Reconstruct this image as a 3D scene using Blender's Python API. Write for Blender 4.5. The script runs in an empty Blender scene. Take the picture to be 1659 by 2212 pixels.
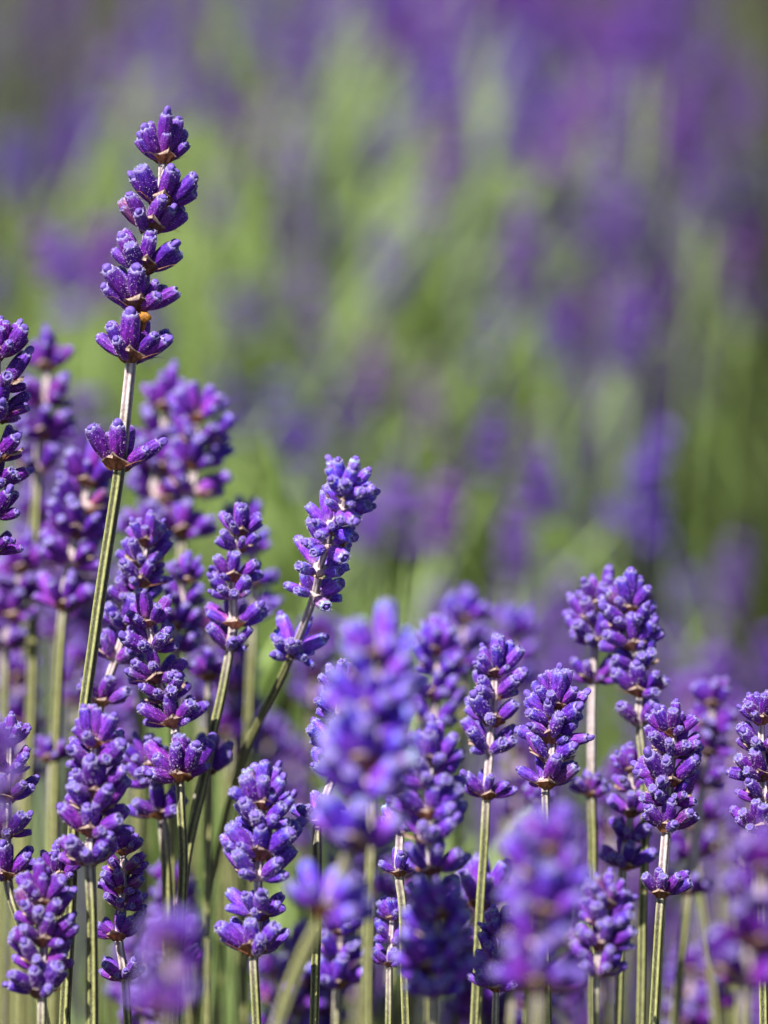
import bpy, math, random
import numpy as np
from mathutils import Vector, Matrix, Quaternion, noise

random.seed(7)
rng = np.random.default_rng(7)
scene = bpy.context.scene
COL = scene.collection
R = math.radians

# ------------------------------------------------------------------ camera
FOCUS = 0.80
VIEW_W = 0.17                       # metres across the frame at the focal plane
PITCH = R(14)
CAM = Vector((0, 0, 0.80))
cam_data = bpy.data.cameras.new("camera")
cam = bpy.data.objects.new("camera", cam_data)
COL.objects.link(cam)
cam.location = CAM
cam.rotation_euler = (math.pi / 2 - PITCH, 0, 0)
cam_data.sensor_fit = 'HORIZONTAL'
cam_data.sensor_width = 24
cam_data.lens = 24 * FOCUS / VIEW_W
cam_data.clip_start = 0.01
cam_data.clip_end = 500
cam_data.dof.use_dof = True
cam_data.dof.focus_distance = FOCUS
cam_data.dof.aperture_fstop = 5.5
cam_data.dof.aperture_blades = 0
scene.camera = cam

# ------------------------------------------------------------------ light
SUN_EL = R(56)
SUN_AZ = math.atan2(-0.62, -0.78)    # from behind the camera, to its left
S = Vector((math.sin(SUN_AZ) * math.cos(SUN_EL), math.cos(SUN_AZ) * math.cos(SUN_EL), math.sin(SUN_EL)))
world = bpy.data.worlds.new("World")
scene.world = world
world.use_nodes = True
wn = world.node_tree
wn.nodes.clear()
sky = wn.nodes.new("ShaderNodeTexSky")
sky.sky_type = 'NISHITA'
sky.sun_disc = False
sky.sun_elevation = SUN_EL
sky.sun_rotation = SUN_AZ
bg = wn.nodes.new("ShaderNodeBackground")
bg.inputs["Strength"].default_value = 0.05
wo = wn.nodes.new("ShaderNodeOutputWorld")
wn.links.new(sky.outputs[0], bg.inputs[0])
wn.links.new(bg.outputs[0], wo.inputs[0])
sun_data = bpy.data.lights.new("sun", 'SUN')
sun_data.energy = 5.0
sun_data.angle = R(0.5)
sun_data.color = (1.0, 0.95, 0.86)
sun = bpy.data.objects.new("sun", sun_data)
COL.objects.link(sun)
sun.rotation_mode = 'QUATERNION'
sun.rotation_quaternion = S.to_track_quat('Z', 'Y')
sun.location = (0, 0, 5)

scene.view_settings.view_transform = 'Standard'
scene.view_settings.look = 'None'
scene.view_settings.exposure = 1.30
scene.view_settings.gamma = 1
scene.view_settings.use_curve_mapping = False
scene.cycles.max_bounces = 6
scene.cycles.transparent_max_bounces = 4
scene.cycles.use_denoising = True

RIGHT = Vector((1, 0, 0))
FWD = Vector((0, math.cos(PITCH), -math.sin(PITCH)))
UP = Vector((0, math.sin(PITCH), math.cos(PITCH)))
KPX = VIEW_W / FOCUS / 1659.0        # metres per reading unit per metre of distance


def at(x, y, d):
    """a reading of the photograph (1659 x 2212 grid) at distance d -> a point of the place"""
    return CAM + RIGHT * ((x - 829.5) * KPX * d) + UP * (-(y - 1106) * KPX * d) + FWD * d


# ------------------------------------------------------------------ materials
def new_mat(name):
    m = bpy.data.materials.new(name)
    m.use_nodes = True
    nt = m.node_tree
    nt.nodes.clear()
    out = nt.nodes.new("ShaderNodeOutputMaterial")
    return m, nt, out


def N(nt, kind, **kw):
    n = nt.nodes.new(kind)
    for k, v in kw.items():
        if k in n.inputs.keys():
            n.inputs[k].default_value = v
        else:
            setattr(n, k, v)
    return n


def ramp(nt, stops, fac):
    r = nt.nodes.new("ShaderNodeValToRGB")
    e = r.color_ramp.elements
    while len(e) > 1:
        e.remove(e[-1])
    e[0].position, e[0].color = stops[0][0], (*stops[0][1], 1)
    for p, c in stops[1:]:
        k = e.new(p)
        k.color = (*c, 1)
    nt.links.new(fac, r.inputs[0])
    return r


def mix(nt, a, b, fac, mode='MIX'):
    m = nt.nodes.new("ShaderNodeMix")
    m.data_type = 'RGBA'
    m.blend_type = mode
    for sock, v in ((m.inputs[6], a), (m.inputs[7], b), (m.inputs[0], fac)):
        if isinstance(v, (tuple, list)):
            sock.default_value = (*v, 1)
        elif isinstance(v, (int, float)):
            sock.default_value = v
        else:
            nt.links.new(v, sock)
    return m.outputs[2]


def finish(nt, out, color, rough=0.6, trans=0.2, trans_color=None, bump=None, bump_str=0.4, bump_dist=0.001,
           sheen=0.0, spec=0.4):
    p = nt.nodes.new("ShaderNodeBsdfPrincipled")
    nt.links.new(color, p.inputs["Base Color"])
    p.inputs["Roughness"].default_value = rough
    p.inputs["Specular IOR Level"].default_value = spec
    if sheen:
        p.inputs["Sheen Weight"].default_value = sheen
        p.inputs["Sheen Roughness"].default_value = 0.35
        p.inputs["Sheen Tint"].default_value = (0.85, 0.8, 1, 1)
    b = None
    if bump is not None:
        b = nt.nodes.new("ShaderNodeBump")
        b.inputs["Strength"].default_value = bump_str
        b.inputs["Distance"].default_value = bump_dist
        nt.links.new(bump, b.inputs["Height"])
        nt.links.new(b.outputs[0], p.inputs["Normal"])
    if trans > 0:
        t = nt.nodes.new("ShaderNodeBsdfTranslucent")
        if trans_color is None:
            nt.links.new(color, t.inputs[0])
        else:
            nt.links.new(trans_color, t.inputs[0])
        ms = nt.nodes.new("ShaderNodeMixShader")
        ms.inputs[0].default_value = trans
        nt.links.new(p.outputs[0], ms.inputs[1])
        nt.links.new(t.outputs[0], ms.inputs[2])
        nt.links.new(ms.outputs[0], out.inputs[0])
    else:
        nt.links.new(p.outputs[0], out.inputs[0])


def mat_calyx():
    m, nt, out = new_mat("calyx_violet")
    tc = N(nt, "ShaderNodeTexCoord")
    sep = N(nt, "ShaderNodeSeparateXYZ")
    nt.links.new(tc.outputs["Object"], sep.inputs[0])
    oi = N(nt, "ShaderNodeObjectInfo")
    # along the tube: pale pinkish foot, rich violet body, bluer shoulder
    along = ramp(nt, [(0.0, (0.40, 0.20, 0.30)), (0.12, (0.24, 0.055, 0.34)), (0.30, (0.130, 0.012, 0.29)),
                      (0.7, (0.105, 0.011, 0.31)), (0.90, (0.10, 0.025, 0.36)), (1.0, (0.17, 0.10, 0.44))], sep.outputs[2])
    # each calyx a little redder or bluer, lighter or darker
    var = ramp(nt, [(0.0, (0.55, 0.75, 1.02)), (0.3, (0.8, 0.75, 0.92)), (0.6, (1.0, 1.0, 1.0)), (0.8, (1.25, 1.0, 0.95)),
                    (0.96, (0.9, 1.35, 1.12)), (1.0, (1.5, 2.6, 0.55))], oi.outputs["Random"])
    c = mix(nt, along.outputs[0], var.outputs[0], 1.0, 'MULTIPLY')
    c = mix(nt, c, oi.outputs["Color"], 1.0, 'MULTIPLY')
    # veins
    at_ = N(nt, "ShaderNodeAttribute", attribute_name="rib")
    vein = N(nt, "ShaderNodeMapRange")
    nt.links.new(at_.outputs["Fac"], vein.inputs[0])
    vein.inputs[1].default_value = 0.55
    vein.inputs[2].default_value = 1.0
    vein.inputs[4].default_value = 0.22
    c = mix(nt, c, (0.30, 0.09, 0.55), vein.outputs[0])
    mp = N(nt, "ShaderNodeMapping")
    mp.inputs["Scale"].default_value = (1, 1, 0.35)
    nt.links.new(tc.outputs["Object"], mp.inputs[0])
    add = N(nt, "ShaderNodeVectorMath", operation='ADD')
    nt.links.new(mp.outputs[0], add.inputs[0])
    nt.links.new(oi.outputs["Random"], add.inputs[1])
    n1 = N(nt, "ShaderNodeTexNoise", Scale=11.0, Detail=5.0, Roughness=0.7)
    nt.links.new(add.outputs[0], n1.inputs["Vector"])
    blot = ramp(nt, [(0.36, (0.30, 0.20, 0.45)), (0.5, (1, 1, 1)), (0.64, (2.0, 2.4, 1.6))], n1.outputs[0])
    c = mix(nt, c, blot.outputs[0], 0.85, 'MULTIPLY')
    # resin glands and hair roots: tiny pale dots
    v = N(nt, "ShaderNodeTexVoronoi", Scale=13.0)
    nt.links.new(tc.outputs["Object"], v.inputs["Vector"])
    dots = ramp(nt, [(0.0, (0.8, 0.8, 0.8)), (0.13, (0.45, 0.45, 0.45)), (0.22, (0, 0, 0))], v.outputs["Distance"])
    c = mix(nt, c, (0.50, 0.32, 0.78), dots.outputs[0])
    addb = N(nt, "ShaderNodeMath", operation='ADD')
    nt.links.new(n1.outputs[0], addb.inputs[0])
    nt.links.new(dots.outputs[0], addb.inputs[1])
    finish(nt, out, c, rough=0.5, trans=0.12, trans_color=mix(nt, c, (1.7, 0.5, 1.2), 1.0, 'MULTIPLY'), bump=addb.outputs[0], bump_str=0.6, bump_dist=0.0005,
           sheen=0.04, spec=0.3)
    return m


def simple(name, stops, scale=20.0, rough=0.6, trans=0.2, bump_dist=0.0002, sheen=0.0, stretch=1.0, spec=0.35, rand=None, detail=4.0):
    m, nt, out = new_mat(name)
    tc = N(nt, "ShaderNodeTexCoord")
    mp = N(nt, "ShaderNodeMapping")
    mp.inputs["Scale"].default_value = (1, 1, stretch)
    nt.links.new(tc.outputs["Object"], mp.inputs[0])
    n = N(nt, "ShaderNodeTexNoise", Scale=scale, Detail=detail, Roughness=0.65)
    nt.links.new(mp.outputs[0], n.inputs["Vector"])
    r = ramp(nt, stops, n.outputs[0])
    c = r.outputs[0]
    if rand:
        oi = N(nt, "ShaderNodeObjectInfo")
        c = mix(nt, c, ramp(nt, rand, oi.outputs["Random"]).outputs[0], 1.0, 'MULTIPLY')
    finish(nt, out, c, rough=rough, trans=trans, bump=n.outputs[0], bump_str=0.5, bump_dist=bump_dist, sheen=sheen, spec=spec)
    return m


def mat_stem(name="stem_green"):
    m, nt, out = new_mat(name)
    at_ = N(nt, "ShaderNodeAttribute", attribute_name="rib")      # 1 on the four ridges, 0 in the grooves
    hi = N(nt, "ShaderNodeAttribute", attribute_name="height")    # 0 low on the stalk, 1 inside the flower head
    tc = N(nt, "ShaderNodeTexCoord")
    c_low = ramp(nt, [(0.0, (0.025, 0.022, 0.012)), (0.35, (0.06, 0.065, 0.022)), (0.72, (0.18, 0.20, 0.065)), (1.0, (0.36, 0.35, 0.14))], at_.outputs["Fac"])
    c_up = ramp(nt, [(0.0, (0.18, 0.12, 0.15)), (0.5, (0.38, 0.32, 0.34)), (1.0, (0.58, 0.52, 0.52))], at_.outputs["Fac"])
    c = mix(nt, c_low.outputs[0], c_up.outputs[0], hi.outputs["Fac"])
    n1 = N(nt, "ShaderNodeTexNoise", Scale=900.0, Detail=3.0, Roughness=0.6)
    nt.links.new(tc.outputs["Object"], n1.inputs["Vector"])
    blot = ramp(nt, [(0.3, (0.62, 0.55, 0.5)), (0.52, (1, 1, 1)), (0.7, (1.35, 1.35, 1.3))], n1.outputs[0])
    c = mix(nt, c, blot.outputs[0], 0.8, 'MULTIPLY')
    v = N(nt, "ShaderNodeTexVoronoi", Scale=3200.0)
    nt.links.new(tc.outputs["Object"], v.inputs["Vector"])
    dots = ramp(nt, [(0.0, (0.7, 0.7, 0.7)), (0.2, (0.3, 0.3, 0.3)), (0.3, (0, 0, 0))], v.outputs["Distance"])
    c = mix(nt, c, (0.62, 0.58, 0.45), dots.outputs[0])
    finish(nt, out, c, rough=0.6, trans=0.08, bump=n1.outputs[0], bump_str=0.5, bump_dist=0.0002, sheen=0.1)
    return m


M_CALYX = mat_calyx()
M_RIM = simple("calyx_rim", [(0.35, (0.10, 0.06, 0.30)), (0.55, (0.26, 0.21, 0.48)), (0.75, (0.60, 0.56, 0.74))], 11, 0.6, 0.25, sheen=0.1)
M_BUD = simple("corolla_bud", [(0.3, (0.10, 0.05, 0.36)), (0.6, (0.20, 0.12, 0.52)), (0.8, (0.40, 0.32, 0.72))], 10, 0.6, 0.3, sheen=0.1)
M_HOLE = simple("calyx_mouth", [(0.3, (0.05, 0.05, 0.16)), (0.7, (0.16, 0.16, 0.34))], 20, 0.7, 0.0)
M_BRACT = simple("bract_brown", [(0.3, (0.07, 0.028, 0.015)), (0.5, (0.20, 0.085, 0.04)), (0.75, (0.42, 0.22, 0.12))], 7, 0.5, 0.35,
                 stretch=0.25, rand=[(0, (0.55, 0.5, 0.9)), (0.4, (0.9, 0.9, 0.9)), (1, (1.25, 1.15, 1.0))])
M_BRACT_EDGE = simple("bract_margin", [(0.3, (0.26, 0.16, 0.13)), (0.7, (0.62, 0.48, 0.40))], 15, 0.5, 0.4)
M_HAIR = simple("white_hair", [(0.3, (0.62, 0.52, 0.78)), (0.7, (0.85, 0.8, 0.92))], 15, 0.5, 0.5)
M_STEM = mat_stem()
M_NODE = simple("node_pale", [(0.3, (0.34, 0.22, 0.26)), (0.7, (0.66, 0.52, 0.52))], 25, 0.6, 0.15, sheen=0.3)
M_OCHRE = simple("withered_ochre", [(0.3, (0.10, 0.03, 0.005)), (0.5, (0.34, 0.14, 0.012)), (0.7, (0.55, 0.28, 0.04))], 700, 0.55, 0.2, bump_dist=0.001)
M_GREEN = simple("foliage_green", [(0.32, (0.07, 0.12, 0.02)), (0.5, (0.25, 0.38, 0.09)), (0.68, (0.62, 0.77, 0.36))], 26, 0.55, 0.25,
                 stretch=0.3, spec=0.3)
M_GREY = simple("foliage_grey_green_darkened", [(0.3, (0.018, 0.024, 0.009)), (0.5, (0.042, 0.055, 0.02)), (0.7, (0.09, 0.11, 0.045))], 30, 0.7, 0.1,
                stretch=0.3, spec=0.15)  # grey-green leaves, with the dimness of the frame sides put into the colour
M_TWIG = simple("dry_twig", [(0.3, (0.016, 0.012, 0.008)), (0.6, (0.045, 0.033, 0.02)), (0.8, (0.10, 0.07, 0.04))], 40, 0.7, 0.05)  # dry twigs, coloured extra dark to paint in the vignette


def mat_soil():
    m, nt, out = new_mat("soil_brown")
    tc = N(nt, "ShaderNodeTexCoord")
    n = N(nt, "ShaderNodeTexNoise", Scale=14.0, Detail=8.0, Roughness=0.7)
    nt.links.new(tc.outputs["Object"], n.inputs["Vector"])
    v = N(nt, "ShaderNodeTexVoronoi", Scale=60.0)
    nt.links.new(tc.outputs["Object"], v.inputs["Vector"])
    c = ramp(nt, [(0.3, (0.008, 0.006, 0.004)), (0.55, (0.018, 0.012, 0.007)), (0.8, (0.045, 0.03, 0.018))], n.outputs[0])  # brown soil; the corner vignette is put into its colour too
    c2 = ramp(nt, [(0.0, (1.5, 1.4, 1.3)), (0.5, (0.8, 0.8, 0.8))], v.outputs["Distance"])
    cc = mix(nt, c.outputs[0], c2.outputs[0], 1.0, 'MULTIPLY')
    finish(nt, out, cc, rough=0.9, trans=0, bump=n.outputs[0], bump_str=0.8, bump_dist=0.02)
    return m


M_SOIL = mat_soil()


# ------------------------------------------------------------------ mesh helpers
def mesh_from(name, verts, faces, mats, midx=None, attrs=None, smooth=True):
    me = bpy.data.meshes.new(name)
    me.from_pydata([tuple(v) for v in verts], [], faces)
    for m in mats:
        me.materials.append(m)
    if midx is not None:
        me.polygons.foreach_set("material_index", midx)
    if smooth:
        me.polygons.foreach_set("use_smooth", [True] * len(me.polygons))
    for k, vals in (attrs or {}).items():
        a = me.attributes.new(k, 'FLOAT', 'POINT')
        a.data.foreach_set("value", vals)
    me.update()
    return me


def obj(name, me, parent=None, mw=None):
    o = bpy.data.objects.new(name, me)
    COL.objects.link(o)
    if parent is not None:
        o.parent = parent
    if mw is not None:
        o.matrix_local = mw
    return o


def calyx_mesh(seed, segs=30, hairs=230, bud=0.0, low=False):
    """one ribbed tube, length 1 along z, foot at the origin; the mouth has a pale rim and the tip of the bud in it"""
    r_ = random.Random(seed)
    prof = [(0.0, .065), (.06, .105), (.15, .145), (.28, .182), (.42, .208), (.56, .214), (.70, .210), (.82, .200),
            (.91, .190), (.97, .178), (1.0, .166)]
    if low:
        prof = [prof[0], prof[2], prof[4], prof[6], prof[8], prof[10]]
    bend = r_.uniform(-.10, .14)
    fat = r_.uniform(.92, 1.10)
    V, F, MI, RB = [], [], [], []
    ribs = 8
    ph = r_.uniform(0, 6.28)

    def ring(z, rad, ribamp, zj=0.0, wob=0.0):
        base = len(V)
        for k in range(segs):
            t = 2 * math.pi * k / segs
            c = math.cos(ribs * t)
            q = rad * fat * (1 + ribamp * c + 0.045 * math.sin(2 * t + ph) + wob * math.sin(3 * t + 2 * ph))
            zz = z + zj * math.cos(5 * t + ph) + zj * .6 * math.sin(3 * t)
            V.append((q * math.cos(t) + bend * zz * zz, q * math.sin(t), zz))
            RB.append(max(0.0, c) if ribamp > 0.01 else 0.0)
        return base

    def skin(a, b, mi):
        for k in range(segs):
            k2 = (k + 1) % segs
            F.append((a + k, a + k2, b + k2, b + k))
            MI.append(mi)

    prev = None
    for z, rad in prof:
        amp = 0.055 * min(1, z * 5) * (1 if z < .9 else .5)
        b = ring(z, rad, 0 if low else amp, 0.012 if z > .9 else 0)
        if prev is not None:
            skin(prev, b, 0 if z < .975 else 1)
        prev = b
    # rim lip then the mouth
    b = ring(1.025, .150, 0.0, 0.02, .05); skin(prev, b, 1); prev = b
    b = ring(1.028, .132, 0.0, 0.02, .05); skin(prev, b, 1); prev = b
    b = ring(0.96, .108, 0.0, 0.0, .05); skin(prev, b, 3); prev = b
    if bud > 0:
        for z, rad in ((1.02, .105), (1.02 + bud * .5, .112), (1.02 + bud * .85, .085), (1.02 + bud, .04)):
            b = ring(z, rad, 0.02, 0.0, .12); skin(prev, b, 2); prev = b
        V.append((bend * 1.1, 0, 1.02 + bud * 1.02))
    else:
        for z, rad in ((0.985, .07), (1.0, .055), (1.01, .03)):
            b = ring(z, rad, 0.0, 0.0, .2); skin(prev, b, 2); prev = b
        V.append((bend, 0, 1.02))
    RB.append(0)
    top = len(V) - 1
    for k in range(segs):
        F.append((prev + k, prev + (k + 1) % segs, top)); MI.append(2)
    # foot cap
    V.append((0, 0, -0.02)); RB.append(0)
    for k in range(segs):
        F.append(((k + 1) % segs, k, len(V) - 1)); MI.append(0)
    # short white hairs
    for _ in range(hairs):
        z = r_.uniform(.08, 1.03)
        t = r_.uniform(0, 6.283)
        rad = np.interp(z, [p[0] for p in prof], [p[1] for p in prof]) * fat * .99
        d = Vector((math.cos(t), math.sin(t), r_.uniform(-.1, .9))).normalized()
        p = Vector((rad * math.cos(t) + bend * z * z, rad * math.sin(t), z))
        s = Vector((-math.sin(t), math.cos(t), r_.uniform(-.5, .5))).normalized() * .0075
        L = r_.uniform(.02, .06)
        e = p + d * L + Vector((r_.uniform(-1, 1), r_.uniform(-1, 1), r_.uniform(-1, 1))) * L * .35
        i = len(V)
        V.extend([p - s, p + s, e]); RB.extend([0, 0, 0])
        F.append((i, i + 1, i + 2)); MI.append(4)
    return mesh_from("calyx", V, F, [M_CALYX, M_RIM, M_BUD, M_HOLE, M_HAIR], MI, {"rib": RB})


def bract_mesh(seed):
    """papery fan-shaped bract, foot at the origin, growing along z with its back to +x"""
    r_ = random.Random(seed)
    nu, nv = 9, 7
    V, F, MI = [], [], []
    for j in range(nv):
        t = j / (nv - 1)
        w = 0.52 * (math.sin(math.pi * min(1, t * .62 + .10)) ** .9) if t < .62 else 0.52 * (1 - (t - .62) / .38) ** .8 + .015
        for i in range(nu):
            u = i / (nu - 1) * 2 - 1
            y = u * w * (1 + r_.uniform(-.04, .04))
            edge = abs(u) > .95 or j == nv - 1
            x = 0.30 * t - 0.62 * y * y + .05 * math.sin(u * 7 + seed) * t + .16 * t * t
            z = .74 * t - .20 * abs(u) ** 2 * t + (r_.uniform(-.07, .07) if edge else 0)
            x += -.035 * (1 - abs(u)) * (0.5 - .5 * math.cos(u * 25))
            V.append((x, y, z))
    for j in range(nv - 1):
        for i in range(nu - 1):
            a = j * nu + i
            F.append((a, a + 1, a + nu + 1, a + nu))
            MI.append(1 if (i in (0, nu - 2) and j > 2 or j == nv - 2) else 0)
    nsheet = len(V)
    # a thread-like bracteole curling out at one side
    side = r_.choice((-1, 1))
    pts = [Vector((.05, side * .15, .1)), Vector((.2, side * .5, .3)), Vector((.3, side * .75, .45)), Vector((.28, side * 1.02, .5 + r_.uniform(-.1, .15)))]
    base = len(V)
    for k, p in enumerate(pts):
        q = .028 * (1 - k / 3.3)
        for c in range(4):
            V.append(p + Vector((math.cos(c * 1.57) * q, 0, math.sin(c * 1.57) * q)))
    for k in range(3):
        for c in range(4):
            c2 = (c + 1) % 4
            F.append((base + k * 4 + c, base + k * 4 + c2, base + k * 4 + 4 + c2, base + k * 4 + 4 + c)); MI.append(0)
    return mesh_from("bract", V, F, [M_BRACT, M_BRACT_EDGE], MI)


def whorl_mesh(seed):
    """the swollen joint all calyces of a whorl grow from, radius about .22, unit = one calyx length"""
    r_ = random.Random(seed)
    segs = 16
    V, F = [], []
    prof = [(-.16, .17), (-.08, .21), (0, .27), (.07, .26), (.13, .18)]
    for z, q in prof:
        for k in range(segs):
            t = 6.28318 * k / segs
            # two opposite lobes
            s = q * (1 + .22 * math.cos(2 * t) + r_.uniform(-.04, .04))
            V.append((s * math.cos(t), s * math.sin(t), z + .02 * math.cos(6 * t)))
    for j in range(len(prof) - 1):
        for k in range(segs):
            k2 = (k + 1) % segs
            F.append((j * segs + k, j * segs + k2, (j + 1) * segs + k2, (j + 1) * segs + k))
    F.append(tuple(range(segs))[::-1])
    F.append(tuple(range(len(V) - segs, len(V))))
    return mesh_from("whorl", V, F, [M_NODE])


CALYX = [calyx_mesh(10 + i, bud=(0, .09, .16, 0, .24, .07, 0, .13)[i]) for i in range(8)]
CALYX_SOFT = [calyx_mesh(30 + i, segs=16, hairs=0, bud=(0, 0, .2, .1)[i]) for i in range(4)]
BRACT = [bract_mesh(50 + i) for i in range(5)]
WHORL = [whorl_mesh(70 + i) for i in range(3)]


def catmull(pts, n):
    """evenly sampled smooth curve through pts"""
    out = []
    P = [pts[0] * 2 - pts[1]] + list(pts) + [pts[-1] * 2 - pts[-2]]
    for i in range(1, len(P) - 2):
        p0, p1, p2, p3 = P[i - 1], P[i], P[i + 1], P[i + 2]
        m = max(2, int(n * (p2 - p1).length / 0.1))
        for k in range(m):
            t = k / m
            out.append(0.5 * ((2 * p1) + (p2 - p0) * t + (2 * p0 - 5 * p1 + 4 * p2 - p3) * t * t + (3 * p1 - p0 - 3 * p2 + p3) * t ** 3))
    out.append(P[-2])
    return out


def stem_mesh(pts, rad, head_len, origin, seed, hairs=0, segs=20):
    """square, grooved stalk from the top point down to the ground"""
    r_ = random.Random(seed)
    C = catmull(pts, 40)
    V, F, MI, RB, HT = [], [], [], [], []
    run = 0.0
    tw0 = r_.uniform(-.25, .25) + .35
    cen = []
    for i, p in enumerate(C):
        if i:
            run += (p - C[i - 1]).length
        a = C[max(0, i - 1)]; b = C[min(len(C) - 1, i + 1)]
        t = (b - a).normalized()
        x = t.cross(Vector((0, 1, 0))).normalized()
        y = x.cross(t).normalized()
        q = rad * (0.72 + 0.28 * min(1, run / max(.02, head_len))) * (1 + .07 * noise.noise(Vector((p.z * 45, seed, 0))))
        p = p + Vector((noise.noise(Vector((p.z * 22, seed, 3))), noise.noise(Vector((p.z * 22, seed, 7))), 0)) * .0007
        h = 1.0 if run < head_len else max(0.0, 1 - (run - head_len) / 0.016)
        cen.append((p, x, y, t, q, h))
        for k in range(segs):
            th = 2 * math.pi * k / segs
            c = math.cos(4 * (th - tw0))
            rr = q * (1 + .17 * c + .04 * math.cos(8 * (th - tw0)))
            V.append(p + x * (rr * math.cos(th)) + y * (rr * math.sin(th)) - origin)
            RB.append(.5 + .5 * c); HT.append(h)
    for i in range(len(C) - 1):
        for k in range(segs):
            k2 = (k + 1) % segs
            F.append((i * segs + k, i * segs + k2, (i + 1) * segs + k2, (i + 1) * segs + k)); MI.append(0)
    F.append(tuple(range(segs))); MI.append(0)
    F.append(tuple(range(len(V) - segs, len(V)))[::-1]); MI.append(0)
    for _ in range(hairs):
        i = r_.randrange(0, len(C))
        p, x, y, t, q, h = cen[i]
        if p.z < .44:
            continue
        p = p + t * r_.uniform(-.001, .001)
        th = r_.uniform(0, 6.28)
        d = x * math.cos(th) + y * math.sin(th)
        s = t.cross(d) * .00003
        w = p + d * q * .98
        e = w + (d + t * r_.uniform(-.7, .3)) * r_.uniform(.00012, .00032)
        j = len(V)
        V.extend([w - s - origin, w + s - origin, e - origin]); RB.extend([1] * 3); HT.extend([h] * 3)
        F.append((j, j + 1, j + 2)); MI.append(1)
    return mesh_from("stem", V, F, [M_STEM, M_HAIR], MI, {"rib": RB, "height": HT})


def frame_of(t, face):
    """z along t, x towards face"""
    t = t.normalized()
    x = (face - t * face.dot(t)).normalized()
    y = t.cross(x)
    return Matrix(((x.x, y.x, t.x), (x.y, y.y, t.y), (x.z, y.z, t.z)))


def thing(name, label, cat, loc, group=None):
    o = bpy.data.objects.new(name, None)
    o.empty_display_size = .01
    COL.objects.link(o)
    o.location = loc
    o["label"] = label
    o["category"] = cat
    if group:
        o["group"] = group
    return o


def tilt_rot(az, tilt):
    """z axis tilted by tilt towards azimuth az"""
    return Matrix.Rotation(az, 3, 'Z') @ Matrix.Rotation(tilt, 3, 'Y')


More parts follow.
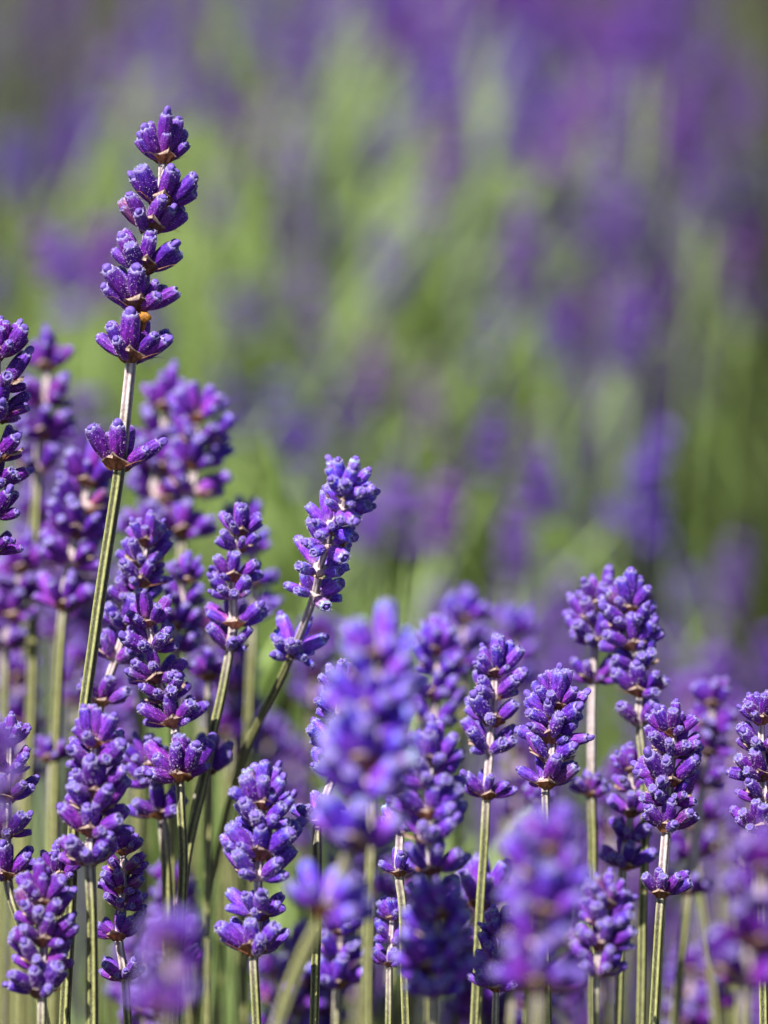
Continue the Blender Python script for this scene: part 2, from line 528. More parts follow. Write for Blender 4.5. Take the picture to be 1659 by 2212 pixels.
SHORT = 0
def lavender(label, d, whorls, stalk=(), r=9.0, first='F', seed=0, group=None, dense=1.0, open_=1.0, dd=0.0, tone=None):
    """whorls: (x, y, width[, kind]) from the top one down; stalk: further (x, y) readings of the stem below"""
    r_ = random.Random(seed * 31 + 5)
    dense *= 1.0 if seed in (1, 25) else 1.2
    # per-plant tint: random, plus vignette painted in, paler mid-frame and darker towards both sides
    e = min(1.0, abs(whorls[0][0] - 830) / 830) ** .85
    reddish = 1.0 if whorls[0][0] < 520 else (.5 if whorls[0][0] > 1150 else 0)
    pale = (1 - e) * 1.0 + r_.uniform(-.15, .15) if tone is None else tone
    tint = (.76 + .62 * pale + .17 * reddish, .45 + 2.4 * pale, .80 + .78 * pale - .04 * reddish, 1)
    sharp = abs(d - FOCUS) < .045
    cal = CALYX if sharp else CALYX_SOFT
    px = [(w[0], w[1]) for w in whorls] + list(stalk)
    # carry the stem on below the last reading
    lx, ly = px[-1]
    qx, qy = px[-2] if len(px) > 1 else (lx, ly - 50)
    slope = max(-.5, min(.5, (lx - qx) / max(20, ly - qy)))
    while ly < 2420:
        step = 130
        slope *= .75
        lx += slope * step; ly += step
        px.append((lx, ly))
    P = [at(x, y, d + dd * (y - 1500) / 600) for x, y in px]
    last = P[-1]
    base = Vector((last.x * .55, last.y + .05 + r_.uniform(-.02, .03), 0))
    g1 = last.lerp(base, .35) + Vector((0, .01, 0)); g2 = last.lerp(base, .7)
    root = thing("lavender_stalk", label, "lavender flower", base, group)
    top = P[0] + (P[0] - P[1]).normalized() * (whorls[0][2] * KPX * d * .08)
    pts = [top] + P[1:] + [g1, g2, base]
    head_len = sum((P[i + 1] - P[i]).length for i in range(max(0, min(len(whorls) - 1, 6)))) * .8
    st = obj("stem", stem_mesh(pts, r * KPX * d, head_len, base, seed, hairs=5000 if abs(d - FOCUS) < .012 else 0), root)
    n = len(whorls)
    for i, w in enumerate(whorls):
        p = P[i]
        a = P[max(0, i - 1)]; b = P[min(len(P) - 1, i + 1)]
        t = (a - b).normalized()
        kind = w[3] if len(w) > 3 else ('F' if (i % 2 == 0) == (first == 'F') else 'S')
        yaw = r_.uniform(-.22, .22) + (0 if kind[0] == 'F' else math.pi / 2)
        L = w[2] * KPX * d * (.53 if seed == 1 else .565)
        rot = frame_of(t, -FWD) @ Matrix.Rotation(yaw, 3, 'Z')
        mw = Matrix.Translation(p - base) @ rot.to_4x4() @ Matrix.Scale(L, 4)
        wh = obj("whorl", r_.choice(WHORL), root, mw)
        is_top = i == 0
        crowd = open_ * (0.80 if is_top else (1.0 if i < n - 1 or n < 3 else .95))
        for side in (0, math.pi):
            lay = [(0, 36, .03, 1.0), (-50, 50, .0, 1.0), (50, 50, .0, 1.0)]
            if r_.random() < .70 * dense: lay.append((r_.choice((-1, 1)) * 26, 68, -.10, .80))
            if r_.random() < .60 * dense: lay.append((-72, 64, -.05, .85))
            if r_.random() < .60 * dense: lay.append((72, 64, -.05, .85))
            if is_top:
                lay.append((r_.uniform(-30, 30), 10, .22, .98)); lay.append((r_.uniform(60, 90), 22, .15, .9))
            elif r_.random() < .45 * dense: lay.append((r_.uniform(-30, 30), 22, .10, .85))
            for az, ti, h, s in lay:
                if r_.random() < .06:
                    continue
                az = side + R(az + r_.uniform(-9, 9))
                ti = R(ti * crowd * 1.06 + r_.uniform(-10, 10))
                s *= r_.choice((1, 1, 1, 1, .78)) * r_.uniform(.84, 1.12)
                off = .20
                loc = Vector((math.cos(az) * off, math.sin(az) * off, h + r_.uniform(-.03, .03)))
                m = Matrix.Translation(loc) @ (tilt_rot(az, ti) @ Matrix.Rotation(r_.uniform(0, 6.28), 3, 'Z')).to_4x4() @ Matrix.Diagonal((s * r_.uniform(.86, 1.10), s * r_.uniform(.86, 1.10), s, 1))
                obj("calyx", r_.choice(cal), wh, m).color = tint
            az = side + R(r_.uniform(-8, 8))
            loc = Vector((math.cos(az) * .20, math.sin(az) * .20, -.20))
            s = r_.uniform(.66, .86)
            m = Matrix.Translation(loc) @ tilt_rot(az, R(r_.uniform(6, 24))).to_4x4() @ Matrix.Scale(s, 4)
            obj("bract", r_.choice(BRACT), wh, m)
    return root, P, base


# ------------------------------------------------------------------ setting
gm = bpy.data.meshes.new("ground")
n = 60
ys = np.concatenate([np.linspace(-3, 6, 46), np.geomspace(7, 220, 14)])
xs = np.concatenate([-np.geomspace(5, 200, 10)[::-1], np.linspace(-4, 4, 41), np.geomspace(5, 200, 10)])
gv, gf = [], []
for y in ys:
    for x in xs:
        near = max(0, 1 - max(abs(x), abs(y)) / 8)
        gv.append((x, y, .035 * noise.noise(Vector((x * 2.2, y * 2.2, 0))) * near + .02 * noise.noise(Vector((x * .3, y * .3, 4))) - .02))
nx = len(xs)
for j in range(len(ys) - 1):
    for i in range(nx - 1):
        gf.append((j * nx + i, j * nx + i + 1, (j + 1) * nx + i + 1, (j + 1) * nx + i))
ground = obj("ground", mesh_from("ground", gv, gf, [M_SOIL]))
ground["kind"] = "structure"


def blades(name, specs, mats, label=None, segs=5):
    """many thin tapering blades and stems in one mesh: specs = (root, tip, sag vector, radius, material)"""
    nb = len(specs)
    Vs = np.zeros((nb, (segs + 1) * 3, 3)); Fs = []; MI = []
    tri = np.array([0, 2.094, 4.189])
    for b, (p0, p1, sag, rad, mi) in enumerate(specs):
        p0 = np.array(p0); p1 = np.array(p1); sag = np.array(sag)
        t = (p1 - p0); t /= np.linalg.norm(t) + 1e-9
        x = np.cross(t, (0, 1, 0.01)); x /= np.linalg.norm(x) + 1e-9
        y = np.cross(x, t)
        for k in range(segs + 1):
            f = k / segs
            c = p0 + (p1 - p0) * f + sag * 4 * f * (1 - f) * .5
            q = rad * (1 - .75 * f ** 3)
            for c3 in range(3):
                Vs[b, k * 3 + c3] = c + x * q * math.cos(tri[c3]) + y * q * math.sin(tri[c3])
        o = b * (segs + 1) * 3
        for k in range(segs):
            for c3 in range(3):
                d3 = (c3 + 1) % 3
                Fs.append((o + k * 3 + c3, o + k * 3 + d3, o + k * 3 + 3 + d3, o + k * 3 + 3 + c3)); MI.append(mi)
    me = bpy.data.meshes.new(name)
    me.from_pydata(Vs.reshape(-1, 3).tolist(), [], Fs)
    for m in mats: me.materials.append(m)
    me.polygons.foreach_set("material_index", MI)
    me.polygons.foreach_set("use_smooth", [True] * len(me.polygons))
    o = obj(name, me)
    o["kind"] = "stuff"
    if label: o["label"] = label
    return o


rb = random.Random(11)


def bush_blades(cx, cy, rad, height, count, spread, mats_w=(5, 2, 1), r0=.0011, lean=(0, 0)):
    out = []
    for _ in range(count):
        a = rb.uniform(0, 6.283); q = math.sqrt(rb.random())
        bx, by = cx + math.cos(a) * q * rad, cy + math.sin(a) * q * rad * .8
        h = height * (1 - .35 * q * q) * rb.uniform(.45, 1.02)
        tx = bx + math.cos(a) * q * spread * h + lean[0] * h + rb.uniform(-.05, .05)
        ty = by + math.sin(a) * q * spread * h + lean[1] * h + rb.uniform(-.05, .05)
        m = rb.choices((0, 1, 2), mats_w)[0]
        out.append(((bx, by, 0), (tx, ty, h), (math.cos(a) * .03, math.sin(a) * .03, 0), r0 * rb.uniform(.6, 1.5), m))
    return out


def leaf_sprays(cx, cy, rad, height, count, wts=(2, 4, 1), fat=1.0):
    """narrow grey-green leaves over the mound of the bush"""
    out = []
    for _ in range(count):
        a = rb.uniform(0, 6.283); q = math.sqrt(rb.random())
        x, y = cx + math.cos(a) * q * rad, cy + math.sin(a) * q * rad
        z = height * (1 - .5 * q * q) * rb.uniform(.25, 1)
        d = Vector((math.cos(a) * q + rb.uniform(-.5, .5), math.sin(a) * q + rb.uniform(-.5, .5), rb.uniform(.4, 1.6))).normalized() * rb.uniform(.025, .06)
        out.append(((x, y, z), (x + d.x, y + d.y, z + d.z), (0, 0, .006), fat * rb.uniform(.0012, .0024), rb.choices((0, 1, 2), wts)[0]))
    return out


MATS = [M_GREEN, M_GREY, M_TWIG]
blades("near_lavender_greenery", bush_blades(-.035, 1.08, .07, .54, 420, .12, r0=.0011, mats_w=(6, 1, 0)) + bush_blades(0, 1.05, .24, .50, 500, .2, r0=.0010, mats_w=(1, 5, 3)) + leaf_sprays(0, 1.02, .32, .36, 3500, (1, 5, 2)) + leaf_sprays(-.03, 1.0, .12, .53, 260, (3, 2, 1)), MATS,
       "green stems and narrow leaves of the near lavender bush")
# the bush beyond: its bright green flank faces the camera
far = bush_blades(-.075, 2.05, .095, .56, 3400, .20, r0=.0017, lean=(.07, -.05), mats_w=(8, 3, 1))
far += leaf_sprays(-.05, 2.0, .135, .50, 2300, (7, 4, 1), 1.8)
far += leaf_sprays(-.06, 2.75, .14, .60, 900, (6, 4, 1), 2.0)
far += bush_blades(-.07, 2.75, .10, .62, 1000, .15, r0=.0018, lean=(.03, 0), mats_w=(6, 3, 1))
blades("green_lavender_growth", far, MATS, "blurred bright green stems of the bush beyond")
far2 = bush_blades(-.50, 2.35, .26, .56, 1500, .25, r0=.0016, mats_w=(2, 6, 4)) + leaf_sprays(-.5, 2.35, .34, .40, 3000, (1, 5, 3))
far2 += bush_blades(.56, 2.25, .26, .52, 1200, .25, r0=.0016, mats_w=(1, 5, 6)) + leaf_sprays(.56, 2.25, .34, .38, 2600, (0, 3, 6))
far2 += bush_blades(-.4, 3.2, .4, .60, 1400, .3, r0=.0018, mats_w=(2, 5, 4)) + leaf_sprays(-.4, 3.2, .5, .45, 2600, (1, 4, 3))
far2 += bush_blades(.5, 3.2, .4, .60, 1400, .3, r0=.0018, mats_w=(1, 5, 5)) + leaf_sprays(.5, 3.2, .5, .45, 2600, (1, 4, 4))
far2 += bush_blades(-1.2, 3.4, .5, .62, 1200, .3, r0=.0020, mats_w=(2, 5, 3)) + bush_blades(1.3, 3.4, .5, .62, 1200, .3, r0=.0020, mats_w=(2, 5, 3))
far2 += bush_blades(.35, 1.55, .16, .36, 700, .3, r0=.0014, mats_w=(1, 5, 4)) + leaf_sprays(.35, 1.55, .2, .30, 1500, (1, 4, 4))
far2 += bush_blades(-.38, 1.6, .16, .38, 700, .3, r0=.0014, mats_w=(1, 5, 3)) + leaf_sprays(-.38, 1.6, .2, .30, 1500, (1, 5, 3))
blades("darkened_lavender_growth", far2, MATS, "darkened olive stems and twigs of the bushes at the back")  # side bushes: vignette darkness painted through their dark materials, no shade cast for it

# ------------------------------------------------------------------ the sharp and half-sharp flowers
LAV = lavender
main, MP, mbase = LAV("tallest lavender stalk, standing alone above the others with widely spaced sharp whorls", .80,
    [(352, 340, 134, 'F'), (346, 436, 152, 'F'), (322, 490, 156, 'F'), (309, 577, 158, 'F'), (297, 659, 162, 'F'), (285, 768, 158, 'F'), (257, 1000, 156, 'F')],
    [(240, 1120), (215, 1300), (203, 1400), (186, 1530), (165, 1700), (150, 1900), (140, 2212)], r=11, seed=1, dense=1.15, open_=.84, tone=.12)
LAV("dark violet lavender spike cut off by the left edge, beside the tallest stalk", .80,
    [(-4, 765, 118), (-6, 832, 138), (-10, 898, 140), (-13, 985, 135), (-16, 1045, 130), (-20, 1110, 120), (-24, 1190, 115)], [(-30, 1400)], seed=2, dense=1.3)
LAV("soft-focus lavender spike with a lower separate ring, left of the tallest stalk", .90,
    [(100, 790, 105), (97, 868, 120), (90, 938, 125), (82, 1012, 120)], [(78, 1200), (70, 1450), (55, 1750)], r=10, seed=3)
LAV("blurred lavender spike crossing just left of the tall bare stem", .87,
    [(192, 1040, 118), (182, 1092, 130), (166, 1150, 135), (155, 1212, 125), (140, 1305, 125)], [(125, 1500), (118, 1650), (115, 1900)], r=10, seed=4)
LAV("left one of the two blurred twin spikes right of the tall stem", .905,
    [(360, 880, 120), (352, 945, 135), (345, 1008, 135), (330, 1070, 125), (318, 1150, 130)], [(312, 1300)], r=10, seed=5, dense=1.3)
LAV("right one of the two blurred twin spikes, with a pale ring on its stem below", .89,
    [(426, 900, 118), (430, 955, 125), (425, 1000, 128), (413, 1060, 125), (395, 1150, 130)], [(388, 1300), (380, 1500)], r=10, seed=6, dense=1.2)
LAV("leaning pale violet spike with dark bracts just right of the tall bare stem", .825,
    [(317, 1172, 95), (311, 1215, 105, 'S'), (304, 1258, 110, 'F'), (288, 1300, 105, 'S'), (273, 1352, 115, 'F'), (250, 1420, 115, 'S'), (219, 1512, 105, 'F')],
    [(205, 1600), (200, 1800)], r=8.5, seed=7)
LAV("navy shaded spike behind the leaning pale violet one", .862,
    [(400, 1250, 85), (395, 1300, 95), (388, 1350, 95), (380, 1400, 95)], [(375, 1600)], r=8, seed=8)
LAV("crooked spike whose last flared ring crosses several stems", .812,
    [(322, 1345, 95), (332, 1400, 120), (342, 1462, 125, 'F'), (360, 1505, 115, 'S'), (376, 1558, 125, 'F'), (387, 1672, 150, 'F')],
    [(392, 1760), (396, 1850), (392, 1960), (380, 2212)], r=8.5, seed=9)
LAV("low single ring with a brown base on a pale stem between thicker stalks", .83,
    [(325, 1650, 100), (330, 1690, 100), (347, 1755, 118, 'F')], [(358, 1850), (362, 2000)], r=10, seed=10)
LAV("small spray of slim calyces beside the crossing stems", .832,
    [(440, 1662, 115, 'F')], [(425, 1720), (400, 1900)], r=7, seed=11, dense=.5)
LAV("neat upright spike with brown bracts left of the slanting one", .82,
    [(517, 1150, 92, 'F'), (515, 1184, 88, 'S'), (503, 1246, 102, 'F'), (502, 1286, 95, 'S'), (504, 1344, 118, 'F'), (497, 1396, 100, 'S')],
    [(478, 1500), (456, 1600), (438, 1700), (405, 1850), (380, 2100)], r=9, seed=12)
LAV("blurred spike hiding behind the neat upright one", .90,
    [(530, 1130, 85), (545, 1190, 90), (550, 1260, 95), (548, 1330, 110)], [(540, 1500)], r=8, seed=13)
LAV("pale spike slanting right on a long thin green stem", .832,
    [(750, 1058, 112, 'F'), (741, 1098, 105, 'S'), (716, 1136, 108, 'F'), (708, 1176, 112, 'S'), (690, 1230, 122, 'F'), (680, 1282, 112, 'S'), (634, 1404, 108, 'F')],
    [(590, 1500), (530, 1623), (490, 1750), (450, 1950)], r=7.5, seed=14, tone=1.3, dd=.06)
LAV("large pale blurred spike nearest the camera at the middle", .69,
    [(818, 1412, 170, 'F'), (815, 1478, 165, 'S'), (806, 1530, 195, 'F'), (802, 1590, 205, 'S'), (792, 1640, 205, 'F'), (785, 1700, 210, 'S'), (762, 1815, 200, 'F'), (702, 1965, 180, 'F')],
    [(660, 2050), (620, 2150)], r=12, seed=15, dense=1.2, tone=1.45)
LAV("sharp spike mostly hidden behind the large blurred one", .80,
    [(735, 1488, 92), (732, 1545, 105), (722, 1612, 112), (722, 1668, 108), (688, 1772, 105, 'F')], [(685, 1850), (682, 2000)], r=9, seed=16)
LAV("soft blurred spike low at the bottom, overlapping the foot of the thick spike", .73,
    [(945, 1975, 125, 'F'), (943, 2030, 145, 'S'), (938, 2085, 150, 'F'), (936, 2140, 150, 'S')], [(935, 2220)], r=9, seed=50, dense=1.1)
LAV("green-stemmed blurred spike behind the large pale one", .74,
    [(800, 1715, 110)], [(800, 1850), (798, 2000), (797, 2200)], r=10, seed=17, dense=.4)
LAV("half-blurred spike between the large pale one and the thick spike", .88,
    [(942, 1405, 110), (945, 1450, 118), (940, 1500, 120), (938, 1560, 120)], [(935, 1700)], r=8, seed=18)
LAV("thick many-ringed spike right of the large blurred one", .765,
    [(936, 1640, 130, 'F'), (930, 1690, 145, 'S'), (928, 1752, 150, 'F'), (928, 1808, 145, 'S'), (932, 1875, 140, 'F'), (938, 1960, 130, 'S'), (940, 2030, 130, 'F'), (940, 2110, 140)],
    [(940, 2200)], r=9, seed=19)
LAV("slim sharp spike with a small lowest cup and a fuzzy white stem", .80,
    [(868, 1640, 90), (868, 1702, 95), (865, 1790, 95), (862, 1884, 88, 'F')], [(872, 1960), (875, 2100)], r=9.5, seed=20, dense=.7)
LAV("small blurred spike tip rising behind the right-centre spikes", .93,
    [(1005, 1335, 95), (1002, 1385, 100), (1000, 1440, 105)], [(995, 1600)], r=8, seed=21)
LAV("fainter blurred spike tip beside the small one behind the centre", .98,
    [(1110, 1370, 95), (1108, 1425, 105), (1105, 1480, 105)], [(1100, 1600)], r=8, seed=22)
LAV("clear spike on a long pale stem, right of the thick spike", .818,
    [(1070, 1452, 110, 'F'), (1068, 1500, 115, 'S'), (1064, 1556, 125, 'F'), (1058, 1618, 118, 'S'), (1052, 1716, 100, 'F')],
    [(1047, 1830), (1038, 1960), (1030, 2100)], r=9.5, seed=23)
LAV("ring of calyces low on a stem behind the clear spike", .84,
    [(1042, 1948, 145, 'F')], [(1038, 2050)], r=8, seed=24, dense=.7)
LAV("crisp symmetrical spike with brown bracts standing free at right centre", .80,
    [(1198, 1519, 118, 'F'), (1197, 1552, 122, 'S'), (1194, 1592, 122, 'F'), (1190, 1638, 118, 'S'), (1178, 1690, 122, 'F')],
    [(1181, 1760), (1182, 1900)], r=8, seed=25, dense=.55, open_=1.12)
LAV("small pale blurred ring under the crisp symmetrical spike", .862,
    [(1158, 1735, 72, 'F')], [(1150, 1850)], r=7, seed=26, dense=.5)
LAV("broad blurred spike near the camera, low right of centre", .67,
    [(1180, 1830, 145), (1185, 1892, 165), (1176, 1962, 175), (1170, 2040, 175), (1165, 2120, 175)], [(1160, 2220)], r=11, seed=27)
LAV("tall spike left of the right-hand pair, with a separate ring far down its straight stem", .842,
    [(1298, 1308, 110, 'F'), (1292, 1345, 118, 'S'), (1289, 1386, 118, 'F'), (1283, 1468, 88, 'S'), (1276, 1712, 82, 'F')],
    [(1278, 1800), (1280, 1950)], r=9, seed=28)
LAV("tall leaning spike right of the right-hand pair", .83,
    [(1358, 1312, 112, 'F'), (1362, 1350, 118, 'S'), (1368, 1392, 120, 'F'), (1378, 1440, 118, 'S'), (1383, 1492, 122, 'F'), (1380, 1558, 100, 'S')],
    [(1390, 1650), (1395, 1800), (1390, 1950)], r=8.5, seed=29)
LAV("slender dark spike left of the crisp leaning one near the right", .832,
    [(1364, 1660, 82, 'F'), (1366, 1705, 90, 'S'), (1366, 1755, 98, 'F'), (1360, 1810, 98, 'S'), (1350, 1868, 105, 'F')], [(1345, 1950)], r=8, seed=30)
LAV("crisp crowded spike near the right edge, a single cup low on its fuzzy stem", .80,
    [(1452, 1580, 100, 'F'), (1452, 1626, 118, 'S'), (1446, 1684, 128, 'F'), (1446, 1728, 122, 'S'), (1441, 1784, 118, 'F'), (1430, 1926, 108, 'F')],
    [(1422, 2030), (1416, 2150)], r=9.5, seed=31, dense=1.15)
LAV("blurred purple spike between the crisp crowded one and the right edge", .885,
    [(1540, 1520, 90), (1538, 1575, 98), (1528, 1625, 100), (1518, 1690, 100), (1490, 1925, 90, 'F')], [(1478, 2030), (1465, 2150)], r=9, seed=32)
LAV("sharp dark spike cut off by the right edge", .80,
    [(1645, 1555, 95), (1645, 1615, 110), (1648, 1675, 115), (1652, 1722, 115), (1640, 1788, 115)], [(1645, 1950)], r=9, seed=33, dense=1.2)
LAV("dark blurred spike filling the lower right corner", .67,
    [(1650, 1880, 130), (1640, 1950, 155), (1625, 2030, 165), (1610, 2110, 170)], [(1605, 2220)], r=10, seed=34)
LAV("half-sharp spike right of the broad blurred one at the bottom", .765,
    [(1312, 1950, 105, 'F'), (1306, 1995, 115, 'S'), (1300, 2040, 120, 'F'), (1292, 2100, 120, 'S')], [(1290, 2200)], r=8, seed=35)
LAV("full violet spike on a dark fuzzy stem, lower left", .782,
    [(205, 1602, 118, 'F'), (205, 1650, 128, 'S'), (207, 1706, 140, 'F'), (202, 1748, 130, 'S'), (198, 1794, 132, 'F'), (192, 1856, 130, 'S')],
    [(196, 1950), (199, 2100)], r=10, seed=36)
LAV("shaded sharp spike tucked behind the full violet one", .805,
    [(266, 1838, 85), (266, 1880, 90), (266, 1918, 98), (264, 1956, 100), (256, 2020, 104, 'F'), (270, 2110, 95)], [(275, 2180)], r=8, seed=37)
LAV("violet spike rising in the bottom left corner", .778,
    [(92, 1942, 108, 'F'), (92, 1985, 120, 'S'), (95, 2030, 130, 'F'), (92, 2085, 128, 'S'), (90, 2140, 130)], [(90, 2200)], r=9, seed=38)
LAV("sharp spike with spaced rings low on the left edge", .797,
    [(24, 1602, 80), (22, 1660, 100), (16, 1722, 105), (14, 1800, 100), (14, 1888, 118, 'F')], [(28, 1950), (50, 2010), (75, 2100)], r=9, seed=39)
LAV("dark blurred spike crossing the left edge in front", .655,
    [(-20, 1640, 130), (-22, 1710, 140), (-24, 1790, 140)], [(-30, 1950)], r=10, seed=40)
LAV("rounded blurred spike tip nearest the camera at the bottom, left of centre", .625,
    [(370, 2040, 130, 'F'), (365, 2110, 150), (360, 2180, 150)], [(355, 2230)], r=11, seed=41)
LAV("long upright spike of stacked rings at the bottom, centre left", .787,
    [(566, 1735, 132, 'F'), (566, 1778, 125, 'S'), (563, 1842, 148, 'F'), (558, 1890, 138, 'S'), (560, 1975, 118, 'F'), (550, 2050, 140, 'F')],
    [(552, 2120), (555, 2200)], r=9, seed=42)
LAV("navy blurred spike in shade at the bottom centre", .85,
    [(738, 2010, 105), (735, 2060, 120), (730, 2120, 130)], [(728, 2200)], r=8, seed=43, dense=1.2)
LAV("narrow spike behind the slim sharp one at the bottom", .815,
    [(848, 1980, 72), (846, 2030, 78), (842, 2080, 80)], [(840, 2180)], r=7, seed=44)
LAV("sideways ring of sharp calyces low between the two left-hand spikes", .80,
    [(125, 1890, 96, 'F')], [(130, 1960), (140, 2100)], r=6, seed=45, dense=.4, open_=1.35)
LAV("blurred spike low on the left, partly hidden by the edge spike", .90,
    [(45, 1228, 100), (38, 1275, 110), (30, 1330, 115), (12, 1395, 105)], [(8, 1550), (5, 1800)], r=9, seed=46)
LAV("pale violet ring half hidden beside the broad blurred spike", .79,
    [(1085, 2020, 90, 'F'), (1078, 2070, 100, 'S'), (1072, 2130, 110)], [(1070, 2200)], r=7, seed=47)
LAV("pink-violet blurred ring on the pale stem at the left", .872,
    [(112, 1640, 88, 'F')], [(112, 1800), (110, 2000)], r=9, seed=48, dense=.4)
LAV("open cup of calyces under the neat upright spike", .86,
    [(450, 1462, 88, 'F')], [(452, 1560), (450, 1700)], r=8, seed=49, dense=.5)

# the withered floret in the main stalk
r_ = random.Random(99)
V, F = [], []
segs = 14
prof = [(0, .0003), (.0012, .0005), (.0022, .0007), (.0028, .0011), (.0033, .0012), (.0038, .0011), (.0042, .0008), (.0044, .0003)]
for z, q in prof:
    for k in range(segs):
        t = 6.2832 * k / segs
        s = q * (1 + .25 * math.sin(3 * t + z * 900) + r_.uniform(-.32, .32))
        V.append((s * math.cos(t), s * math.sin(t), z + r_.uniform(-.0002, .0002)))
for j in range(len(prof) - 1):
    for k in range(segs):
        k2 = (k + 1) % segs
        F.append((j * segs + k, j * segs + k2, (j + 1) * segs + k2, (j + 1) * segs + k))
F.append(tuple(range(segs))[::-1]); F.append(tuple(range(len(V) - segs, len(V))))
wf = mesh_from("withered_floret", V, F, [M_OCHRE])
pf = at(307, 716, .80 - .0026) - mbase
o = obj("withered_floret", wf, main, Matrix.Translation(pf) @ Matrix.Rotation(R(12), 4, 'Y'))
o["label"] = "withered ochre floret"

# ------------------------------------------------------------------ blurred flowers behind
NEARBACK = "blurred lavender just behind the sharp flowers"
rs = random.Random(5)
spots = []
def fill(x0, x1, y0, y1, n, d0, d1):
    for _ in range(n):
        spots.append((rs.uniform(x0, x1), rs.uniform(y0, y1), rs.uniform(d0, d1)))
fill(1120, 1700, 1600, 2150, 30, .92, 1.25)
fill(20, 330, 1080, 1500, 9, .94, 1.08)
fill(560, 720, 1340, 1640, 4, .96, 1.10)
fill(600, 1000, 1650, 2150, 9, .95, 1.15)
fill(480, 1150, 1880, 2150, 9, .86, .94)
fill(100, 480, 1900, 2150, 5, .87, .95)
fill(330, 600, 1320, 1500, 3, .95, 1.1)
spots += [(505, 1480, .95), (345, 1080, .98), (1500, 1500, 1.12), (1600, 1560, 1.1)]
for i, (x, y, d) in enumerate(spots):
    n = rs.choice((3, 4, 4, 5))
    W = rs.uniform(95, 125) * .84 / d * (1.0)
    lean = rs.uniform(-.14, .14)
    wl = []
    yy = y
    for k in range(n):
        wl.append((x - lean * (yy - y), yy, W * (.85 if k == 0 else 1)))
        yy += W * rs.uniform(.42, .62)
    where = ("behind the left-hand flowers" if x < 560 else "behind the large pale blurred spike at the middle" if x < 1050
             else "behind the broad blurred spike low right of centre" if x < 1350 else "in the violet haze low at the right")
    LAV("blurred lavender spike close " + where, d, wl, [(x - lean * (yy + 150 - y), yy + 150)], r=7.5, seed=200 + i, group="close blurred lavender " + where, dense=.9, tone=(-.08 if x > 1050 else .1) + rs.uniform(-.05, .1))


def soft_head(seed):
    """a whole small flower head for the far, strongly blurred stalks: height about .045, width about .016"""
    r2 = random.Random(seed)
    V, F = [], []
    n = r2.choice((3, 4, 4, 5))
    z = 0.0
    # stem core
    for zz, q in ((-.002, .001), (.04, .0007)):
        for k in range(5):
            V.append((q * math.cos(k * 1.2566), q * math.sin(k * 1.2566), zz))
    for k in range(5):
        F.append((k, (k + 1) % 5, 5 + (k + 1) % 5, 5 + k))
    for w in range(n):
        for c in range(8):
            az = c * .785 + w * .4 + r2.uniform(-.2, .2)
            ti = r2.uniform(.5, 1.0) * (.5 if w == n - 1 else 1)
            L = r2.uniform(.0055, .0075)
            dv = Vector((math.cos(az) * math.sin(ti), math.sin(az) * math.sin(ti), math.cos(ti)))
            u = dv.orthogonal().normalized(); v = dv.cross(u)
            o0 = Vector((math.cos(az) * .0014, math.sin(az) * .0014, z))
            b = len(V)
            V.append(o0)
            for t, q in ((.25, .0011), (.6, .0017), (.9, .0013)):
                for k in range(6):
                    V.append(o0 + dv * (L * t) + (u * math.cos(k * 1.047) + v * math.sin(k * 1.047)) * q)
            V.append(o0 + dv * L)
            for k in range(6):
                k2 = (k + 1) % 6
                F.append((b, b + 1 + k2, b + 1 + k))
                F.append((b + 1 + k, b + 1 + k2, b + 7 + k2, b + 7 + k))
                F.append((b + 7 + k, b + 7 + k2, b + 13 + k2, b + 13 + k))
                F.append((b + 13 + k, b + 13 + k2, b + 19))
        z += r2.uniform(.0055, .008) * (1.9 if w == 0 and r2.random() < .5 else 1)
    return mesh_from("flower_head", V, F, [M_SOFT])


def mat_soft():
    m, nt, out = new_mat("distant_violet")
    oi = N(nt, "ShaderNodeObjectInfo")
    tc = N(nt, "ShaderNodeTexCoord")
    n1 = N(nt, "ShaderNodeTexNoise", Scale=400.0, Detail=3.0)
    nt.links.new(tc.outputs["Object"], n1.inputs["Vector"])
    a = ramp(nt, [(0.3, (0.07, 0.018, 0.21)), (0.55, (0.14, 0.045, 0.36)), (0.8, (0.28, 0.16, 0.52))], n1.outputs[0])
    var = ramp(nt, [(0, (0.7, 0.85, 1)), (.4, (.9, .9, .9)), (.8, (1.35, .9, .95)), (1, (1.1, 1.5, 1.2))], oi.outputs["Random"])
    c = mix(nt, a.outputs[0], var.outputs[0], 1.0, 'MULTIPLY')
    finish(nt, out, c, rough=.6, trans=.2, sheen=.05)
    return m


M_SOFT = mat_soft()
HEADS = [soft_head(300 + i) for i in range(8)]


def far_stem(seed, lean):
    """stalk of unit height ending at the origin, from below"""
    V, F = [], []
    n, sg = 10, 6
    for i in range(n + 1):
        f = i / n
        z = -f
        x = -lean * f * (1.5 - .5 * f)
        q = .0011 + .0005 * f
        for k in range(sg):
            V.append((x + q * math.cos(k * 1.047), q * math.sin(k * 1.047), z))
    for i in range(n):
        for k in range(sg):
            k2 = (k + 1) % sg
            F.append((i * sg + k2, i * sg + k, (i + 1) * sg + k, (i + 1) * sg + k2))
    return mesh_from("stem", V, F, [M_GREEN])


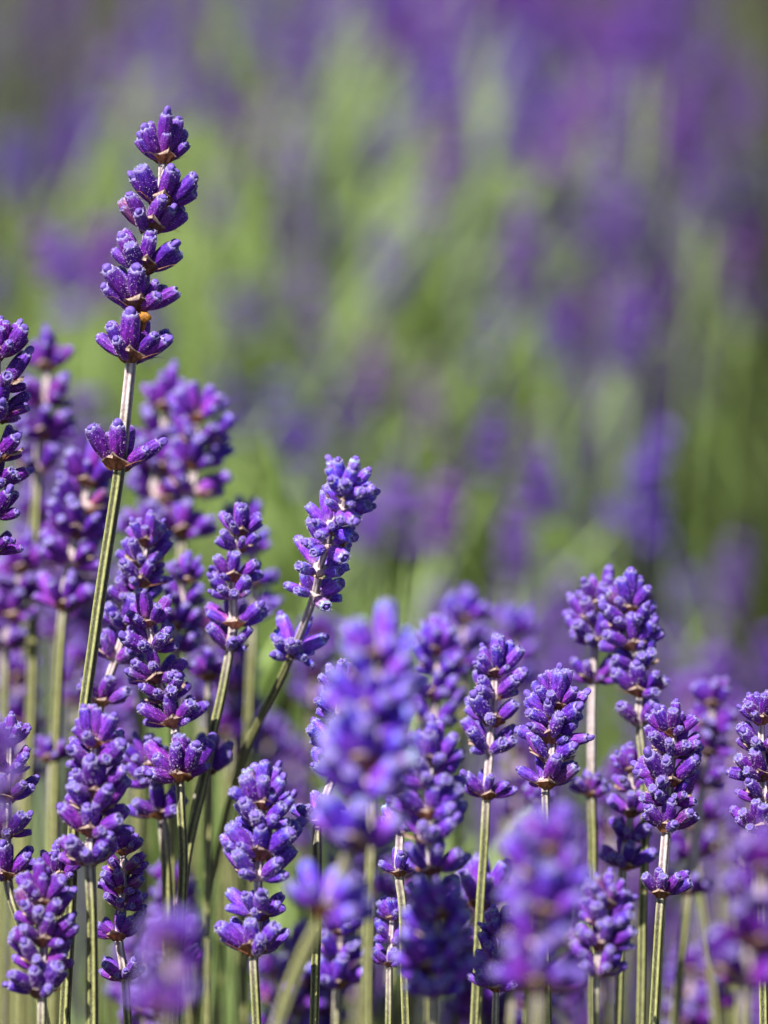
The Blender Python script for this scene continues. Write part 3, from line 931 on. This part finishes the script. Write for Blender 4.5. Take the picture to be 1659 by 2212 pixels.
FSTEM = [far_stem(i, l) for i, l in enumerate((-.25, -.1, .02, .15, .3))]
LEANS = (-.25, -.1, .02, .15, .3)
FAR_GROUP = "blurred lavender of the bushes behind"
blobs = [(500, 270, 1.9), (515, 350, 1.9), (550, 110, 2.2), (655, 170, 2.0), (650, 230, 2.0), (480, 500, 1.8), (590, 390, 1.9), (930, 480, 1.6), (935, 520, 1.7),
         (800, 640, 1.8), (830, 660, 1.9), (690, 730, 1.8), (600, 700, 1.9), (540, 735, 1.8), (1120, 640, 1.6), (1350, 760, 1.7), (1340, 790, 1.7), (1190, 370, 1.8),
         (1080, 350, 1.9), (1520, 470, 1.8), (1050, 1040, 1.5), (920, 940, 1.7), (820, 860, 1.8), (1030, 800, 1.8), (1200, 1120, 1.4), (1330, 1130, 1.4), (1420, 1180, 1.4),
         (900, 1200, 1.35), (960, 1180, 1.4), (1110, 1240, 1.4), (640, 990, 1.6), (650, 1060, 1.6), (530, 950, 1.6), (180, 450, 1.9), (200, 340, 2.0), (30, 390, 2.0),
         (350, 130, 2.2), (130, 620, 1.5), (230, 660, 1.5), (150, 700, 1.45), (340, 760, 1.5), (1600, 370, 2.0), (1340, 330, 2.0), (730, 560, 2.0), (1210, 790, 1.8),
         (780, 1180, 1.45), (1560, 1330, 1.7), (1450, 1400, 1.6), (870, 330, 2.0), (640, 600, 1.9)]
def scatter(x0, x1, y0, y1, n, d0, d1):
    for _ in range(n):
        blobs.append((rs.uniform(x0, x1), rs.uniform(y0, y1), rs.uniform(d0, d1)))
scatter(740, 1180, -60, 190, 46, 2.0, 2.7)
scatter(900, 1420, 60, 420, 30, 1.8, 2.4)
scatter(1000, 1659, 250, 800, 18, 1.8, 2.4)
scatter(280, 700, -60, 300, 16, 2.0, 2.7)
scatter(-40, 400, 200, 700, 12, 1.7, 2.3)
scatter(1200, 1700, -60, 260, 6, 2.1, 2.7)
scatter(1380, 1700, 700, 1150, 3, 1.9, 2.2)
scatter(980, 1420, 700, 1150, 4, 1.8, 2.1)
def far_label(x, y):
    col = "left" if x < 450 else ("centre" if x < 1000 else "right")
    if y < 220:
        t = {"left": "in the dim olive top left corner", "centre": "in the purple mass along the top centre", "right": "in the dark top right corner"}[col]
    elif y < 620:
        t = {"left": "beside the top of the tallest stalk", "centre": "on the upper green slope at the centre", "right": "in the hazy purple slope at the right"}[col]
    elif y < 1000:
        t = {"left": "just behind the lower rings of the tallest stalk", "centre": "on the brightest green patch at the centre", "right": "on the olive slope at the right"}[col]
    else:
        t = {"left": "low behind the left-hand flowers", "centre": "low on the green slope above the middle flowers", "right": "low on the dark slope above the right-hand pair"}[col]
    return "strongly blurred lavender spike " + t, "far blurred lavender " + t


for i, (x, y, d) in enumerate(blobs[:184]):
    p = at(x, y, d)
    root_z = 0.0
    li = rs.choices(range(5), (1, 2, 3, 4, 3) if x > 600 else (2, 3, 3, 2, 1))[0]
    h = max(.08, p.z)
    lab, grp = far_label(x, y)
    root = thing("lavender_stalk", lab, "lavender flower", (p.x, p.y, 0), grp)
    sc = rs.uniform(.95, 1.2)
    hd = obj("flower_head", HEADS[i % 8], root, Matrix.Translation((0, 0, h)) @ Matrix.Rotation(LEANS[li] * 1.2 + rs.uniform(-.15, .15), 4, 'Y') @ Matrix.Rotation(rs.uniform(-.2, .2), 4, 'X') @ Matrix.Rotation(rs.uniform(0, 6.28), 4, 'Z') @ Matrix.Scale(sc, 4))
    stx = obj("stem", FSTEM[li], root, Matrix.Translation((0, 0, h)) @ Matrix.Diagonal((1, 1, h, 1)))
# past the individuals: the rest of the far flowers as one mass
hv, hf = [], []
base_heads = [([v.co.copy() for v in h.vertices], [tuple(p.vertices) for p in h.polygons]) for h in HEADS]
def mass(x0, x1, y0, y1, n, d0, d1):
    for _ in range(n):
        p = at(rs.uniform(x0, x1), rs.uniform(y0, y1), rs.uniform(d0, d1))
        if p.z < .1:
            continue
        vs, fs = rs.choice(base_heads)
        mt = Matrix.Translation(p) @ Matrix.Rotation(rs.uniform(-.35, .35), 4, 'Y') @ Matrix.Rotation(rs.uniform(0, 6.28), 4, 'Z') @ Matrix.Scale(rs.uniform(.9, 1.3), 4)
        b = len(hv)
        hv.extend(mt @ v for v in vs)
        hf.extend(tuple(b + k for k in f) for f in fs)
        # its stalk, down to the leaves
        b = len(hv); q = .0009
        for zz in (0, -.16):
            for k in range(4):
                hv.append(p + Vector((math.cos(k * 1.57) * q, math.sin(k * 1.57) * q, zz)))
        for k in range(4):
            hf.append((b + k, b + 4 + k, b + 4 + (k + 1) % 4, b + (k + 1) % 4))
mass(700, 1180, -200, 150, 60, 2.3, 3.3)
mass(1150, 1900, -200, 500, 16, 2.2, 3.2)
mass(600, 1500, 100, 1000, 48, 1.75, 2.3)
mass(-300, 740, -200, 250, 30, 2.3, 3.2)
mass(1080, 1800, 1480, 2150, 45, 1.25, 1.7)
mass(900, 1200, 1350, 1700, 10, 1.3, 1.6)
mass(-100, 330, 1000, 1600, 16, 1.2, 1.6)
mo = obj("distant_lavender_flowers", mesh_from("distant_lavender_flowers", hv, hf, [M_SOFT]))
mo["kind"] = "stuff"
print("objects", len(bpy.data.objects))
